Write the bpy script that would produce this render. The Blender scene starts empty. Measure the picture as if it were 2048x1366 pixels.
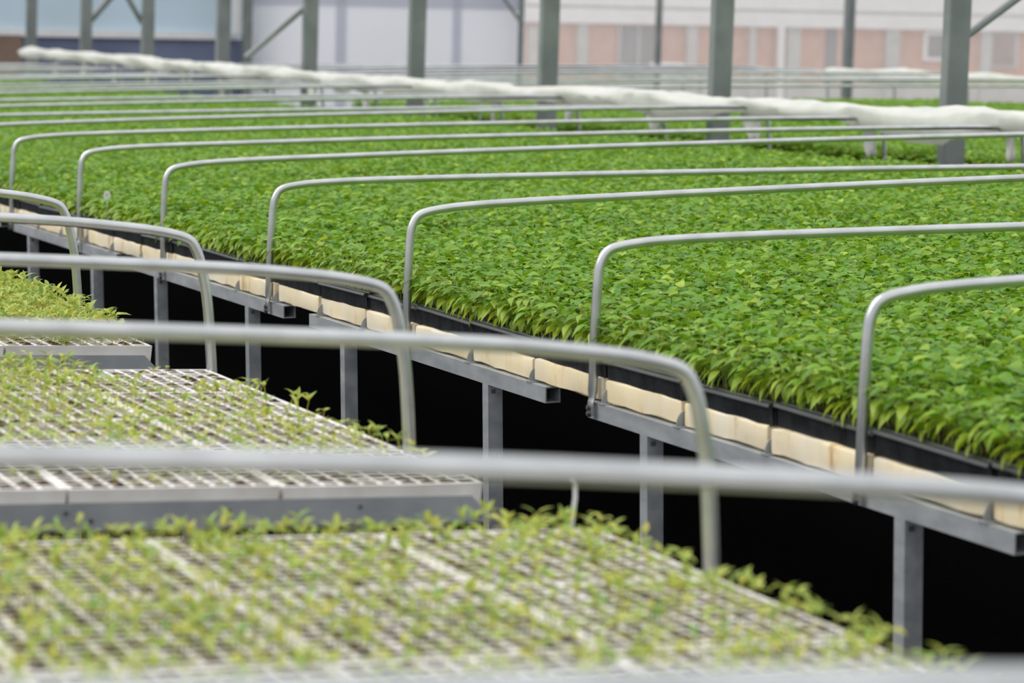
import bpy, bmesh, math, random
import numpy as np
from mathutils import Matrix, Vector

# ------------------------------------------------------------------ camera
# World: x = across the benches, y = along the benches, z = up, floor at z = 0.
scene = bpy.context.scene
COL = scene.collection
F_PX = 2048 * 100 / 36.0
CAM_H = 1.555
_L = Vector((-2304.0, 645.0, F_PX)).normalized()        # bench direction in camera axes (x right, y up, z forward)
_U = Vector((1.0, -0.0175, 0.0)).cross(_L).normalized()
if _U.y < 0: _U = -_U
_T = _L.cross(_U)
if _T.x < 0: _T = -_T
cam_data = bpy.data.cameras.new('camera')
cam = bpy.data.objects.new('camera', cam_data)
COL.objects.link(cam)
cam_data.sensor_width = 36.0
cam_data.lens = 100.0
cam_data.clip_start = 0.05
cam_data.clip_end = 300.0
rot = Matrix(((_T.x, _T.y, -_T.z), (_L.x, _L.y, -_L.z), (_U.x, _U.y, -_U.z))).to_4x4()
cam.matrix_world = Matrix.Translation((0, 0, CAM_H)) @ rot
cam_data.dof.use_dof = True
cam_data.dof.focus_distance = 7.4
cam_data.dof.aperture_fstop = 4.9
scene.camera = cam

# ------------------------------------------------------------------ sky (even overcast, brighter overhead)
world = bpy.data.worlds.new('overcast')
scene.world = world
world.use_nodes = True
wn = world.node_tree
wn.nodes.clear()
w_out = wn.nodes.new('ShaderNodeOutputWorld')
w_bg = wn.nodes.new('ShaderNodeBackground')
w_tc = wn.nodes.new('ShaderNodeTexCoord')
w_sx = wn.nodes.new('ShaderNodeSeparateXYZ')
w_rp = wn.nodes.new('ShaderNodeValToRGB')
w_rp.color_ramp.elements[0].position = 0.0
w_rp.color_ramp.elements[0].color = (0.60, 0.62, 0.65, 1)
w_rp.color_ramp.elements[1].position = 1.0
w_rp.color_ramp.elements[1].color = (1.0, 1.0, 1.02, 1)
wn.links.new(w_tc.outputs['Generated'], w_sx.inputs[0])
wn.links.new(w_sx.outputs['Z'], w_rp.inputs[0])
wn.links.new(w_rp.outputs[0], w_bg.inputs[0])
w_bg.inputs['Strength'].default_value = 0.72
wn.links.new(w_bg.outputs[0], w_out.inputs[0])

# veiled sun from the far left, spread wide by cloud and roof sheet
sun_data = bpy.data.lights.new('veiled_sun', 'SUN')
sun_data.energy = 1.15
sun_data.angle = math.radians(55)
sun_data.color = (1.0, 0.985, 0.96)
sun = bpy.data.objects.new('veiled_sun', sun_data)
COL.objects.link(sun)
sun.rotation_euler = Vector((0.62, -0.42, -0.85)).to_track_quat('-Z', 'Y').to_euler()

scene.view_settings.view_transform = 'Standard'
scene.view_settings.look = 'None'
scene.view_settings.gamma = 1.0
scene.view_settings.use_curve_mapping = False
scene.view_settings.exposure = 0.80

RNG = random.Random(7)

# ------------------------------------------------------------------ helpers
def ratio(px):
    """across / along ratio of the vertical plane through picture column px"""
    u = (px - 1024) / F_PX
    return (u * _T.x + _T.z) / (u * _L.x + _L.z)

def height(px, py, x, y):
    """world height seen at picture point (px, py) above floor position (x, y)"""
    v = Vector(((px - 1024) / F_PX, -(py - 683) / F_PX, 1.0))
    return CAM_H + v.dot(_U) * y / v.dot(_L)

ONES = ['first', 'second', 'third', 'fourth', 'fifth', 'sixth', 'seventh', 'eighth', 'ninth', 'tenth', 'eleventh',
        'twelfth', 'thirteenth', 'fourteenth', 'fifteenth', 'sixteenth', 'seventeenth', 'eighteenth', 'nineteenth',
        'twentieth']
def nth(i):
    if i < 20: return ONES[i]
    tens = {2: 'twenty', 3: 'thirty', 4: 'forty', 5: 'fifty'}
    n = i + 1
    if n % 10 == 0: return {2: 'twentieth', 3: 'thirtieth', 4: 'fortieth', 5: 'fiftieth'}[n // 10]
    return tens[n // 10] + '-' + ONES[n % 10 - 1]

def nodes_mat(name):
    m = bpy.data.materials.new(name)
    m.use_nodes = True
    return m, m.node_tree, m.node_tree.nodes['Principled BSDF']

def noise_mat(name, c0, c1, scale=8.0, rough=0.6, metal=0.0, stretch=(1, 1, 1), detail=4.0, lo=0.35, hi=0.65, bump=0.0,
              spec=0.5, coords='Object'):
    m, nt, b = nodes_mat(name)
    tc = nt.nodes.new('ShaderNodeTexCoord')
    mp = nt.nodes.new('ShaderNodeMapping')
    mp.inputs['Scale'].default_value = stretch
    nz = nt.nodes.new('ShaderNodeTexNoise')
    nz.inputs['Scale'].default_value = scale
    nz.inputs['Detail'].default_value = detail
    rp = nt.nodes.new('ShaderNodeValToRGB')
    rp.color_ramp.elements[0].position = lo
    rp.color_ramp.elements[1].position = hi
    rp.color_ramp.elements[0].color = (*c0, 1)
    rp.color_ramp.elements[1].color = (*c1, 1)
    oi = nt.nodes.new('ShaderNodeObjectInfo')
    ad = nt.nodes.new('ShaderNodeVectorMath')
    ad.operation = 'MULTIPLY_ADD'
    cx = nt.nodes.new('ShaderNodeCombineXYZ')
    for k in range(3): nt.links.new(oi.outputs['Random'], cx.inputs[k])
    nt.links.new(cx.outputs[0], ad.inputs[0])
    ad.inputs[1].default_value = (7.1, 3.3, 5.7)
    nt.links.new(tc.outputs[coords], ad.inputs[2])
    nt.links.new(ad.outputs[0], mp.inputs[0])
    nt.links.new(mp.outputs[0], nz.inputs['Vector'])
    nt.links.new(nz.outputs['Fac'], rp.inputs[0])
    nt.links.new(rp.outputs[0], b.inputs['Base Color'])
    b.inputs['Roughness'].default_value = rough
    b.inputs['Metallic'].default_value = metal
    b.inputs['Specular IOR Level'].default_value = spec
    if bump:
        bp = nt.nodes.new('ShaderNodeBump')
        bp.inputs['Strength'].default_value = bump
        bp.inputs['Distance'].default_value = 0.003
        nt.links.new(nz.outputs['Fac'], bp.inputs['Height'])
        nt.links.new(bp.outputs[0], b.inputs['Normal'])
    return m

def leaf_mat(name, ca, cb, cy, trans=0.3, rough=0.42):
    """green leaves: two greens by leaf, a yellow cast by the leaf's own age attribute"""
    m, nt, b = nodes_mat(name)
    ge = nt.nodes.new('ShaderNodeNewGeometry')
    at = nt.nodes.new('ShaderNodeAttribute')
    at.attribute_name = 'age'
    mx = nt.nodes.new('ShaderNodeMix'); mx.data_type = 'RGBA'
    mx.inputs['A'].default_value = (*ca, 1); mx.inputs['B'].default_value = (*cb, 1)
    nt.links.new(ge.outputs['Random Per Island'], mx.inputs['Factor'])
    my = nt.nodes.new('ShaderNodeMix'); my.data_type = 'RGBA'
    my.inputs['B'].default_value = (*cy, 1)
    nt.links.new(at.outputs['Fac'], my.inputs['Factor'])
    nt.links.new(mx.outputs['Result'], my.inputs['A'])
    nt.links.new(my.outputs['Result'], b.inputs['Base Color'])
    b.inputs['Roughness'].default_value = rough
    b.inputs['Specular IOR Level'].default_value = 0.42
    tr = nt.nodes.new('ShaderNodeBsdfTranslucent')
    hs = nt.nodes.new('ShaderNodeHueSaturation')
    hs.inputs['Value'].default_value = 1.25
    hs.inputs['Hue'].default_value = 0.485
    nt.links.new(my.outputs['Result'], hs.inputs['Color'])
    nt.links.new(hs.outputs[0], tr.inputs['Color'])
    ms = nt.nodes.new('ShaderNodeMixShader')
    ms.inputs[0].default_value = trans
    nt.links.new(b.outputs[0], ms.inputs[1])
    nt.links.new(tr.outputs[0], ms.inputs[2])
    nt.links.new(ms.outputs[0], nt.nodes['Material Output'].inputs['Surface'])
    return m

def sheet_mat(name, color, trans=0.5, rough=0.6, clear=0.0, scale=1.5, vary=0.06):
    """plastic sheet or cloth that lets daylight through; clear = share that is see-through"""
    m, nt, b = nodes_mat(name)
    tc = nt.nodes.new('ShaderNodeTexCoord')
    nz = nt.nodes.new('ShaderNodeTexNoise')
    nz.inputs['Scale'].default_value = scale
    nt.links.new(tc.outputs['Object'], nz.inputs['Vector'])
    rp = nt.nodes.new('ShaderNodeValToRGB')
    rp.color_ramp.elements[0].position = 0.3; rp.color_ramp.elements[1].position = 0.7
    rp.color_ramp.elements[0].color = (*[c * (1 - vary) for c in color], 1)
    rp.color_ramp.elements[1].color = (*color, 1)
    nt.links.new(nz.outputs['Fac'], rp.inputs[0])
    nt.links.new(rp.outputs[0], b.inputs['Base Color'])
    b.inputs['Roughness'].default_value = rough
    b.inputs['Specular IOR Level'].default_value = 0.25
    tr = nt.nodes.new('ShaderNodeBsdfTranslucent')
    nt.links.new(rp.outputs[0], tr.inputs['Color'])
    ms = nt.nodes.new('ShaderNodeMixShader')
    ms.inputs[0].default_value = trans
    nt.links.new(b.outputs[0], ms.inputs[1]); nt.links.new(tr.outputs[0], ms.inputs[2])
    last = ms
    if clear:
        tp = nt.nodes.new('ShaderNodeBsdfTransparent')
        m2 = nt.nodes.new('ShaderNodeMixShader')
        m2.inputs[0].default_value = clear
        nt.links.new(ms.outputs[0], m2.inputs[1]); nt.links.new(tp.outputs[0], m2.inputs[2])
        last = m2
    nt.links.new(last.outputs[0], nt.nodes['Material Output'].inputs['Surface'])
    return m

MAT = {}
MAT['galv'] = noise_mat('galvanised_pipe', (0.50, 0.515, 0.515), (0.63, 0.645, 0.645), 14, 0.28, 0.8, (1, 1, 1), 6)
MAT['galv_frame'] = noise_mat('galvanised_frame', (0.38, 0.40, 0.415), (0.54, 0.56, 0.575), 22, 0.45, 0.45, (1, 0.35, 1), 6)
MAT['galv_rail'] = noise_mat('galvanised_rail', (0.33, 0.35, 0.37), (0.42, 0.44, 0.46), 12, 0.5, 0.4)
MAT['column'] = noise_mat('column_paint', (0.20, 0.225, 0.215), (0.27, 0.295, 0.28), 5, 0.55, 0.3)
MAT['bolt'] = noise_mat('bolt_steel', (0.10, 0.10, 0.11), (0.22, 0.22, 0.23), 40, 0.45, 0.7)
MAT['black_plastic'] = noise_mat('black_plastic', (0.020, 0.0215, 0.024), (0.042, 0.045, 0.05), 25, 0.30)
MAT['black_rim'] = noise_mat('black_rim', (0.022, 0.024, 0.027), (0.055, 0.058, 0.063), 30, 0.36, 0, (1, 0.15, 1))
MAT['soil'] = noise_mat('potting_soil', (0.022, 0.013, 0.009), (0.095, 0.055, 0.036), 90, 0.95, 0, (1, 1, 1), 5, bump=0.6, spec=0.1)
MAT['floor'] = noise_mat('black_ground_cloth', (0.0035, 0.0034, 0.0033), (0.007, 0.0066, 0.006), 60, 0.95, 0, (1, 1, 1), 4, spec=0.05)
MAT['white_foam'] = noise_mat('white_tray_foam', (0.72, 0.68, 0.63), (0.86, 0.83, 0.79), 14, 0.7, 0, (1, 1, 1), 5, bump=0.1, spec=0.25)
MAT['leaf'] = leaf_mat('green_leaf', (0.082, 0.235, 0.009), (0.172, 0.385, 0.014), (0.58, 0.68, 0.06), 0.32)
MAT['stem'] = noise_mat('pale_stem', (0.30, 0.40, 0.07), (0.42, 0.50, 0.12), 30, 0.5)
MAT['sprout'] = leaf_mat('sprout_leaf', (0.19, 0.37, 0.06), (0.40, 0.51, 0.10), (0.62, 0.58, 0.10), 0.3, 0.45)
MAT['sprout_stem'] = noise_mat('sprout_stem', (0.16, 0.15, 0.07), (0.33, 0.34, 0.12), 40, 0.6)
MAT['fleece'] = sheet_mat('white_fleece', (0.95, 0.95, 0.90), 0.45, 0.8, 0, 5, 0.14)
MAT['tag'] = noise_mat('white_tag', (0.74, 0.74, 0.74), (0.84, 0.84, 0.84), 30, 0.5)

def cream_mat():
    m, nt, b = nodes_mat('cream_foam')
    tc = nt.nodes.new('ShaderNodeTexCoord'); oi = nt.nodes.new('ShaderNodeObjectInfo')
    cx = nt.nodes.new('ShaderNodeCombineXYZ')
    for k in range(3): nt.links.new(oi.outputs['Random'], cx.inputs[k])
    ad = nt.nodes.new('ShaderNodeVectorMath'); ad.operation = 'MULTIPLY_ADD'
    ad.inputs[1].default_value = (9.3, 4.1, 6.2)
    nt.links.new(cx.outputs[0], ad.inputs[0]); nt.links.new(tc.outputs['Object'], ad.inputs[2])
    n1 = nt.nodes.new('ShaderNodeTexNoise'); n1.inputs['Scale'].default_value = 11; n1.inputs['Detail'].default_value = 8
    n1.inputs['Roughness'].default_value = 0.72
    n2 = nt.nodes.new('ShaderNodeTexNoise'); n2.inputs['Scale'].default_value = 3.0; n2.inputs['Detail'].default_value = 3
    st = nt.nodes.new('ShaderNodeMapping'); st.inputs['Scale'].default_value = (1, 1, 0.25)
    nt.links.new(ad.outputs[0], st.inputs[0])
    nt.links.new(st.outputs[0], n1.inputs['Vector']); nt.links.new(ad.outputs[0], n2.inputs['Vector'])
    r1 = nt.nodes.new('ShaderNodeValToRGB')
    r1.color_ramp.elements[0].position = 0.35; r1.color_ramp.elements[0].color = (0.46, 0.25, 0.09, 1)
    r1.color_ramp.elements[1].position = 0.58; r1.color_ramp.elements[1].color = (0.86, 0.78, 0.60, 1)
    e = r1.color_ramp.elements.new(0.43); e.color = (0.84, 0.70, 0.44, 1)
    r2 = nt.nodes.new('ShaderNodeValToRGB')
    r2.color_ramp.elements[0].position = 0.40; r2.color_ramp.elements[0].color = (0.88, 0.72, 0.42, 1)
    r2.color_ramp.elements[1].position = 0.62; r2.color_ramp.elements[1].color = (0.87, 0.80, 0.64, 1)
    nt.links.new(n1.outputs['Fac'], r1.inputs[0]); nt.links.new(n2.outputs['Fac'], r2.inputs[0])
    mx = nt.nodes.new('ShaderNodeMix'); mx.data_type = 'RGBA'; mx.inputs['Factor'].default_value = 0.33
    nt.links.new(r1.outputs[0], mx.inputs['A']); nt.links.new(r2.outputs[0], mx.inputs['B'])
    nt.links.new(mx.outputs['Result'], b.inputs['Base Color'])
    b.inputs['Roughness'].default_value = 0.75
    b.inputs['Specular IOR Level'].default_value = 0.25
    bp = nt.nodes.new('ShaderNodeBump'); bp.inputs['Strength'].default_value = 0.25; bp.inputs['Distance'].default_value = 0.004
    nt.links.new(n1.outputs['Fac'], bp.inputs['Height']); nt.links.new(bp.outputs[0], b.inputs['Normal'])
    return m
MAT['cream'] = cream_mat()

class MB:
    """collects faces of one part"""
    def __init__(self): self.v = []; self.f = []; self.age = []
    def add(self, v, f):
        o = len(self.v)
        self.v += [tuple(p) for p in v]
        self.f += [tuple(o + i for i in q) for q in f]
    def box(self, x0, x1, y0, y1, z0, z1):
        self.add([(x0, y0, z0), (x1, y0, z0), (x1, y1, z0), (x0, y1, z0), (x0, y0, z1), (x1, y0, z1), (x1, y1, z1), (x0, y1, z1)],
                 [(0, 3, 2, 1), (4, 5, 6, 7), (0, 1, 5, 4), (1, 2, 6, 5), (2, 3, 7, 6), (3, 0, 4, 7)])
    def tube(self, pts, rad, n=8, caps=True):
        """round bar along pts; rad a number or one (ru, rv) per point"""
        pts = [Vector(p) for p in pts]
        rings = []
        ref = None
        for i, p in enumerate(pts):
            d = (pts[min(i + 1, len(pts) - 1)] - pts[max(i - 1, 0)]).normalized()
            if ref is None:
                ref = Vector((0, 1, 0)) if abs(d.y) < 0.9 else Vector((1, 0, 0))
            a = (ref - d * ref.dot(d)).normalized(); b = d.cross(a); ref = a
            r = rad[i] if isinstance(rad, (list, tuple)) else rad
            ru, rv = r if isinstance(r, tuple) else (r, r)
            rings.append([p + a * (ru * math.cos(2 * math.pi * k / n)) + b * (rv * math.sin(2 * math.pi * k / n)) for k in range(n)])
        v = [q for r in rings for q in r]
        f = []
        for i in range(len(pts) - 1):
            for k in range(n):
                f.append((i * n + k, i * n + (k + 1) % n, (i + 1) * n + (k + 1) % n, (i + 1) * n + k))
        if caps:
            f.append(tuple(range(n - 1, -1, -1))); f.append(tuple((len(pts) - 1) * n + k for k in range(n)))
        self.add(v, f)
    def prism(self, prof, axis, a0, a1):
        """profile [(u, w)] pushed along axis ('x': u = y, w = z; 'y': u = x, w = z)"""
        n = len(prof)
        if axis == 'x':
            v = [(a0, u, w) for u, w in prof] + [(a1, u, w) for u, w in prof]
        else:
            v = [(u, a0, w) for u, w in prof] + [(u, a1, w) for u, w in prof]
        f = [(k, (k + 1) % n, n + (k + 1) % n, n + k) for k in range(n)]
        f += [tuple(range(n - 1, -1, -1)), tuple(range(n, 2 * n))]
        self.add(v, f)
    def square_tube(self, axis, a0, a1, u0, u1, w0, w1, t=0.003):
        """open-ended square tube along x or y"""
        def P(a, u, w): return (a, u, w) if axis == 'x' else (u, a, w)
        v = []
        for a in (a0, a1):
            for d in (0, t):
                v += [P(a, u0 + d, w0 + d), P(a, u1 - d, w0 + d), P(a, u1 - d, w1 - d), P(a, u0 + d, w1 - d)]
        f = []
        for k in range(4):
            j = (k + 1) % 4
            f += [(k, j, 8 + j, 8 + k), (4 + k, 12 + k, 12 + j, 4 + j), (k, 4 + k, 4 + j, j), (8 + k, 8 + j, 12 + j, 12 + k)]
        self.add(v, f)
    def mesh(self, name, mat, smooth=False, fix=True, bevel=0.0):
        me = bpy.data.meshes.new(name)
        me.from_pydata(self.v, [], self.f)
        if fix or bevel:
            bm = bmesh.new(); bm.from_mesh(me)
            if bevel:
                bmesh.ops.bevel(bm, geom=list(bm.edges), offset=bevel, segments=1, affect='EDGES', profile=0.5)
            bmesh.ops.recalc_face_normals(bm, faces=bm.faces)
            bm.to_mesh(me); bm.free()
        if self.age:
            at = me.attributes.new('age', 'FLOAT', 'POINT')
            at.data.foreach_set('value', self.age)
        me.materials.append(mat)
        if smooth: me.polygons.foreach_set('use_smooth', [True] * len(me.polygons))
        me.update()
        return me

def obj(name, me, parent=None, mat=None):
    o = bpy.data.objects.new(name, me)
    COL.objects.link(o)
    if parent is not None:
        o.parent = parent
        if mat is not None: o.matrix_local = mat
    elif mat is not None: o.matrix_world = mat
    return o

def tag(o, label, cat, group=None, kind=None):
    o['label'] = label; o['category'] = cat
    if group: o['group'] = group
    if kind: o['kind'] = kind
    return o

def struct(name, me, mat=None, label=None):
    o = obj(name, me, None, mat); o['kind'] = 'structure'
    if label: o['label'] = label
    return o

def smooth_auto(me, angle=40):
    me.polygons.foreach_set('use_smooth', [True] * len(me.polygons))
    me.set_sharp_from_angle(angle=math.radians(angle))
    return me

def RY(a): return Matrix.Rotation(a, 4, 'Y')
def TR(x, y, z): return Matrix.Translation((x, y, z))
TILT_R, TILT_L = 0.025, 0.0262
M_R = TR(2.542, 0, CAM_H - 0.805) @ RY(-TILT_R)      # leafy bench: origin on the top outer edge of its steel tube
M_L = TR(1.707, 0, CAM_H - 0.731) @ RY(TILT_L)       # sprout bench: origin on the top outer edge of its white trays, bed runs to -x

# ------------------------------------------------------------------ floor
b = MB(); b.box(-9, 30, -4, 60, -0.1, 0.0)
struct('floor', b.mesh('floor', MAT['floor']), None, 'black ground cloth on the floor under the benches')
# ================================================================== LEAFY BENCH
PITCH = 0.408
W_BED = 3.65
MOD0, MOD_LEN, MOD_PITCH = 4.03, 1.79, 2.04
TUBE = 0.038
beam_me = None
def bench_module(k):
    y0 = MOD0 + k * MOD_PITCH
    root = obj('bench_frame', None, None, M_R @ TR(0, y0, 0))
    global beam_me
    first = beam_me is None
    if first:
        beam_me = {}
        b = MB(); b.square_tube('y', 0, MOD_LEN, 0, TUBE, -TUBE, 0); beam_me['beam'] = b.mesh('beam', MAT['galv_frame'])
        b = MB(); b.box(0, TUBE, 0, TUBE, -0.86, -TUBE); beam_me['leg'] = b.mesh('leg', MAT['galv_frame'])
        b = MB(); b.tube([(0.006, 0, 0), (0.006, -0.004, 0)], 0.005, 6); b.box(0, 0.012, -0.001, 0, -0.006, 0.006)
        beam_me['bolt'] = b.mesh('bolt', MAT['bolt'])
        b = MB()
        b.box(-0.002, W_BED + 0.02, -0.014, 0.014, 0.0, 0.003)
        prof = [(0.0, 0.003)] + [(0.0 + 0.022 * (1 - math.cos(a)), 0.008 + 0.028 * math.sin(a)) for a in [i * math.pi / 10 for i in range(6)]] + [(W_BED, 0.036), (W_BED, 0.003)]
        b.prism(prof, 'y', -0.0012, 0.0012)
        beam_me['rail'] = b.mesh('rail', MAT['galv_rail'])
    for x in (0.0, 3.62):
        obj('beam', beam_me['beam'], root, TR(x, 0, 0))
        for yl in (0.385, 1.49):
            lg = obj('leg', beam_me['leg'], root, TR(x, yl - TUBE / 2, 0) @ Matrix.Diagonal((1, 1, 1, 1)))
            # cut each leg where the floor is
            want = CAM_H - 0.805 + TILT_R * x - 0.002
            lg.scale = (1, 1, want / 0.86)
            if x == 0.0:
                lg.location.z = -TUBE + TUBE * want / 0.86
                obj('bolt', beam_me['bolt'], lg, TR(0.008, 0, -0.05 * 0.86 / want))
            else:
                lg.location.z = -TUBE + TUBE * want / 0.86
    for j in range(5):
        r = obj('rail', beam_me['rail'], root, TR(0, 0.10 + j * PITCH - 0.018 * (j == 4), 0))
        obj('bolt', beam_me['bolt'], r, TR(0.028, -0.001, 0.016))
    names = ['nearest', 'second', 'third', 'fourth', 'fifth', 'sixth']
    tag(root, 'galvanised square tube bench frame carrying the leafy plants, %s along the aisle' % names[k], 'bench', 'frames of the leafy bench')
for k in range(5): bench_module(k)

# foam blocks along the edge
def foam_block(seed):
    r = random.Random(seed)
    bm = bmesh.new()
    bmesh.ops.create_cube(bm, size=1.0)
    bmesh.ops.scale(bm, vec=(0.34, 0.392, 0.051), verts=bm.verts)
    bmesh.ops.bevel(bm, geom=list(bm.edges), offset=0.006, segments=2, affect='EDGES', profile=0.6)
    bmesh.ops.subdivide_edges(bm, edges=[e for e in bm.edges if e.calc_length() > 0.3 and abs((e.verts[0].co - e.verts[1].co).y) > 0.3], cuts=7, use_grid_fill=True)
    for v in bm.verts:
        s = v.co.y * 40 + seed
        v.co.x += 0.0016 * math.sin(s * 1.3) + r.uniform(-0.001, 0.001)
        v.co.z += 0.0012 * math.sin(s * 0.9 + 2) + r.uniform(-0.0008, 0.0008)
    me = bpy.data.meshes.new('foam_block'); bm.to_mesh(me); bm.free()
    me.materials.append(MAT['cream'])
    return smooth_auto(me, 50)
foam_me = [foam_block(s) for s in range(4)]
N_EDGE = 21
for j in range(-1, N_EDGE):
    y = 4.13 + (j + 0.5) * PITCH
    o = obj('foam_block', foam_me[j % 4], None,
            M_R @ TR(0.182 + RNG.uniform(-0.003, 0.005), y, 0.004 + 0.0262) @ Matrix.Rotation(RNG.uniform(-0.010, 0.010), 4, 'Z') @ Matrix.Rotation(RNG.uniform(-0.006, 0.006), 4, 'X'))
    tag(o, 'stained cream foam slab on the bench edge, %s from the right side of the picture' % nth(j + 1), 'foam slab', 'foam slabs along the leafy bench edge')

# black plug trays with ribbed sides
def plug_tray():
    LY = 0.404
    b = MB()
    n = 34
    top, bot = 0.044, 0.0
    for side, x0 in ((1, 0.014), (-1, 0.336)):
        pts = []
        for i in range(n):
            for t, d in ((0.0, 0.0), (0.14, -0.0045), (0.30, -0.0058), (0.50, -0.0058), (0.66, -0.0045), (0.80, 0.0)):
                pts.append((x0 + side * d, 0.006 + (LY - 0.012) * (i + t) / n))
        v = [(x, y, bot) for x, y in pts] + [(x + side * -0.002, y, top) for x, y in pts]
        m = len(pts)
        b.add(v, [(i, i + 1, m + i + 1, m + i) for i in range(m - 1)])
    b.box(0.0165, 0.3335, 0.006, LY - 0.006, 0.0, 0.036)
    body = b.mesh('body', MAT['black_plastic'], fix=False)
    b = MB()
    prof = [(0.002, 0.037), (0.000, 0.040), (0.003, 0.0455), (0.010, 0.0470), (0.0115, 0.0445), (0.0175, 0.0450), (0.019, 0.0478),
            (0.027, 0.0482), (0.029, 0.0420), (0.012, 0.0400)]
    b.prism(prof, 'y', 0.0, LY)
    b.prism([(0.35 - u, w) for u, w in prof][::-1], 'y', 0.0, LY)
    b.box(0.027, 0.323, 0.0, 0.02, 0.040, 0.0475); b.box(0.027, 0.323, LY - 0.02, LY, 0.040, 0.0475)
    rim = b.mesh('rim', MAT['black_rim'])
    b = MB(); b.add([(0.02, 0.006, 0.040), (0.33, 0.006, 0.040), (0.33, LY - 0.006, 0.040), (0.02, LY - 0.006, 0.040)], [(0, 1, 2, 3)])
    soil = b.mesh('soil', MAT['soil'], fix=False)
    return body, rim, soil
tray_me = plug_tray()
for j in range(-1, N_EDGE):
    y = 4.13 + j * PITCH
    t = obj('plug_tray', None, None, M_R @ TR(0.010 + RNG.uniform(-0.004, 0.004), y + RNG.uniform(-0.003, 0.003), 0.0555) @
            Matrix.Rotation(RNG.uniform(-0.012, 0.012), 4, 'Z') @ Matrix.Rotation(RNG.uniform(-0.016, 0.016), 4, 'X'))
    for nm, me in zip(('body', 'rim', 'soil'), tray_me): obj(nm, me, t)
    tag(t, 'black ribbed plug tray under the green plants, %s from the right side of the picture' % nth(j + 1), 'tray', 'black plug trays along the bench edge')
# the trays further in, hidden under the leaves
b = MB()
for i in range(1, 10):
    for j in range(-25, 63):
        x0 = 0.012 + i * 0.362; y0 = 4.13 + j * PITCH
        b.box(x0, x0 + 0.35, y0, y0 + 0.400, 0.003, 0.098)
for j in range(-25, -1): b.box(0.012, 0.362, 4.13 + j * PITCH, 4.53 + j * PITCH, 0.003, 0.098)
o = obj('plug_trays_under_leaves', b.mesh('inner_trays', MAT['black_plastic'], fix=False), None, M_R)
tag(o, 'black plug trays hidden under the dense green leaves', 'tray', None, 'stuff')

# ------------------------------------------------------------------ hoops
def spline(pts, n=6):
    out = []
    P = [Vector((p[0], 0, p[1])) for p in pts]
    for i in range(len(P) - 1):
        p0 = P[max(i - 1, 0)]; p1 = P[i]; p2 = P[i + 1]; p3 = P[min(i + 2, len(P) - 1)]
        for k in range(n):
            t = k / n
            out.append(0.5 * ((2 * p1) + (p2 - p0) * t + (2 * p0 - 5 * p1 + 4 * p2 - p3) * t * t + (3 * p1 - p0 - 3 * p2 + p3) * t ** 3))
    out.append(P[-1])
    return out
R_PIPE = 0.0112
def hoop_mesh(width, top, foot_z, foot_x, lean, rise, dev, R_PIPE=R_PIPE):
    """pipe hoop: foot flattened and bolted, upright leaning in, wide bend, nearly straight span (dev = far end higher or lower)"""
    w2 = width / 2
    rf = lambda s: rise * (1 - (1 - s / w2) ** 2.4)
    half = [(foot_x, foot_z), (foot_x, foot_z + 0.026), (foot_x + 0.006, foot_z + 0.055), (foot_x + lean * 0.45, top * 0.45), (lean * 0.8 + foot_x, top - 0.075),
            (lean + foot_x + 0.004, top - 0.034), (lean + foot_x + 0.026, top - 0.0095), (lean + 0.075, top + 0.001 + rf(0.075)), (lean + 0.16, top + 0.006 + rf(0.16))]
    span = []
    for s in (0.35, 0.6, 0.95, 1.35, 1.75):
        span.append((s, top + 0.008 + rf(s)))
    full = half + span + [(w2, top + 0.008 + rise)] + [(width - x, z) for x, z in span[::-1]] + [(width - x, z) for x, z in half[::-1]]
    out = []
    for x, z in full:
        zz = z + dev * max(0.0, min(1.0, x / width)) * (1 if z > 0.1 else 0)
        out.append((x, zz))
    pts = spline(out, 4)
    rad = []
    for p in pts:
        h = p.z - foot_z
        if h < 0.055:
            t = max(0.0, (h - 0.022) / 0.033) if h > 0.022 else 0.0
            rad.append((0.0145 + (R_PIPE - 0.0145) * t, 0.0035 + (R_PIPE - 0.0035) * t))
        else: rad.append((R_PIPE, R_PIPE))
    b = MB(); b.tube(pts, rad, 10)
    return smooth_auto(b.mesh('hoop', MAT['galv']), 60)
b = MB(); b.tube([(0.002, 0, 0), (-0.007, 0, 0)], 0.0055, 6); b.tube([(0.002, 0, 0), (-0.0035, 0, 0)], 0.0085, 10)
hoop_bolt = b.mesh('bolt', MAT['bolt'])
DEV_R = [0.02, -0.045, 0.036, -0.047, 0.025, 0.0, 0.0, 0.02, -0.02, 0.01, -0.015, 0.02, 0.0, -0.01, 0.015, 0.0, -0.015, 0.01, 0.0, 0.01, 0.0]
for i in range(21):
    y = 4.553 + i * 1.230
    me = hoop_mesh(4.2, 0.352, -0.028, -0.010, 0.024 + RNG.uniform(-0.006, 0.006), 0.012, DEV_R[i])
    o = obj('hoop', me, None, M_R @ TR(0, y, 0) @ Matrix.Rotation(RNG.uniform(-0.004, 0.004), 4, 'Z'))
    for z in (-0.014, -0.026) if i != 1 else (-0.010, -0.024):
        obj('bolt', hoop_bolt, o, TR(-0.0125, 0, z))
    tag(o, 'bent grey pipe hoop spanning the leafy green bench, %s from the camera' % nth(i), 'hoop', 'pipe hoops over the leafy bench')

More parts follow.
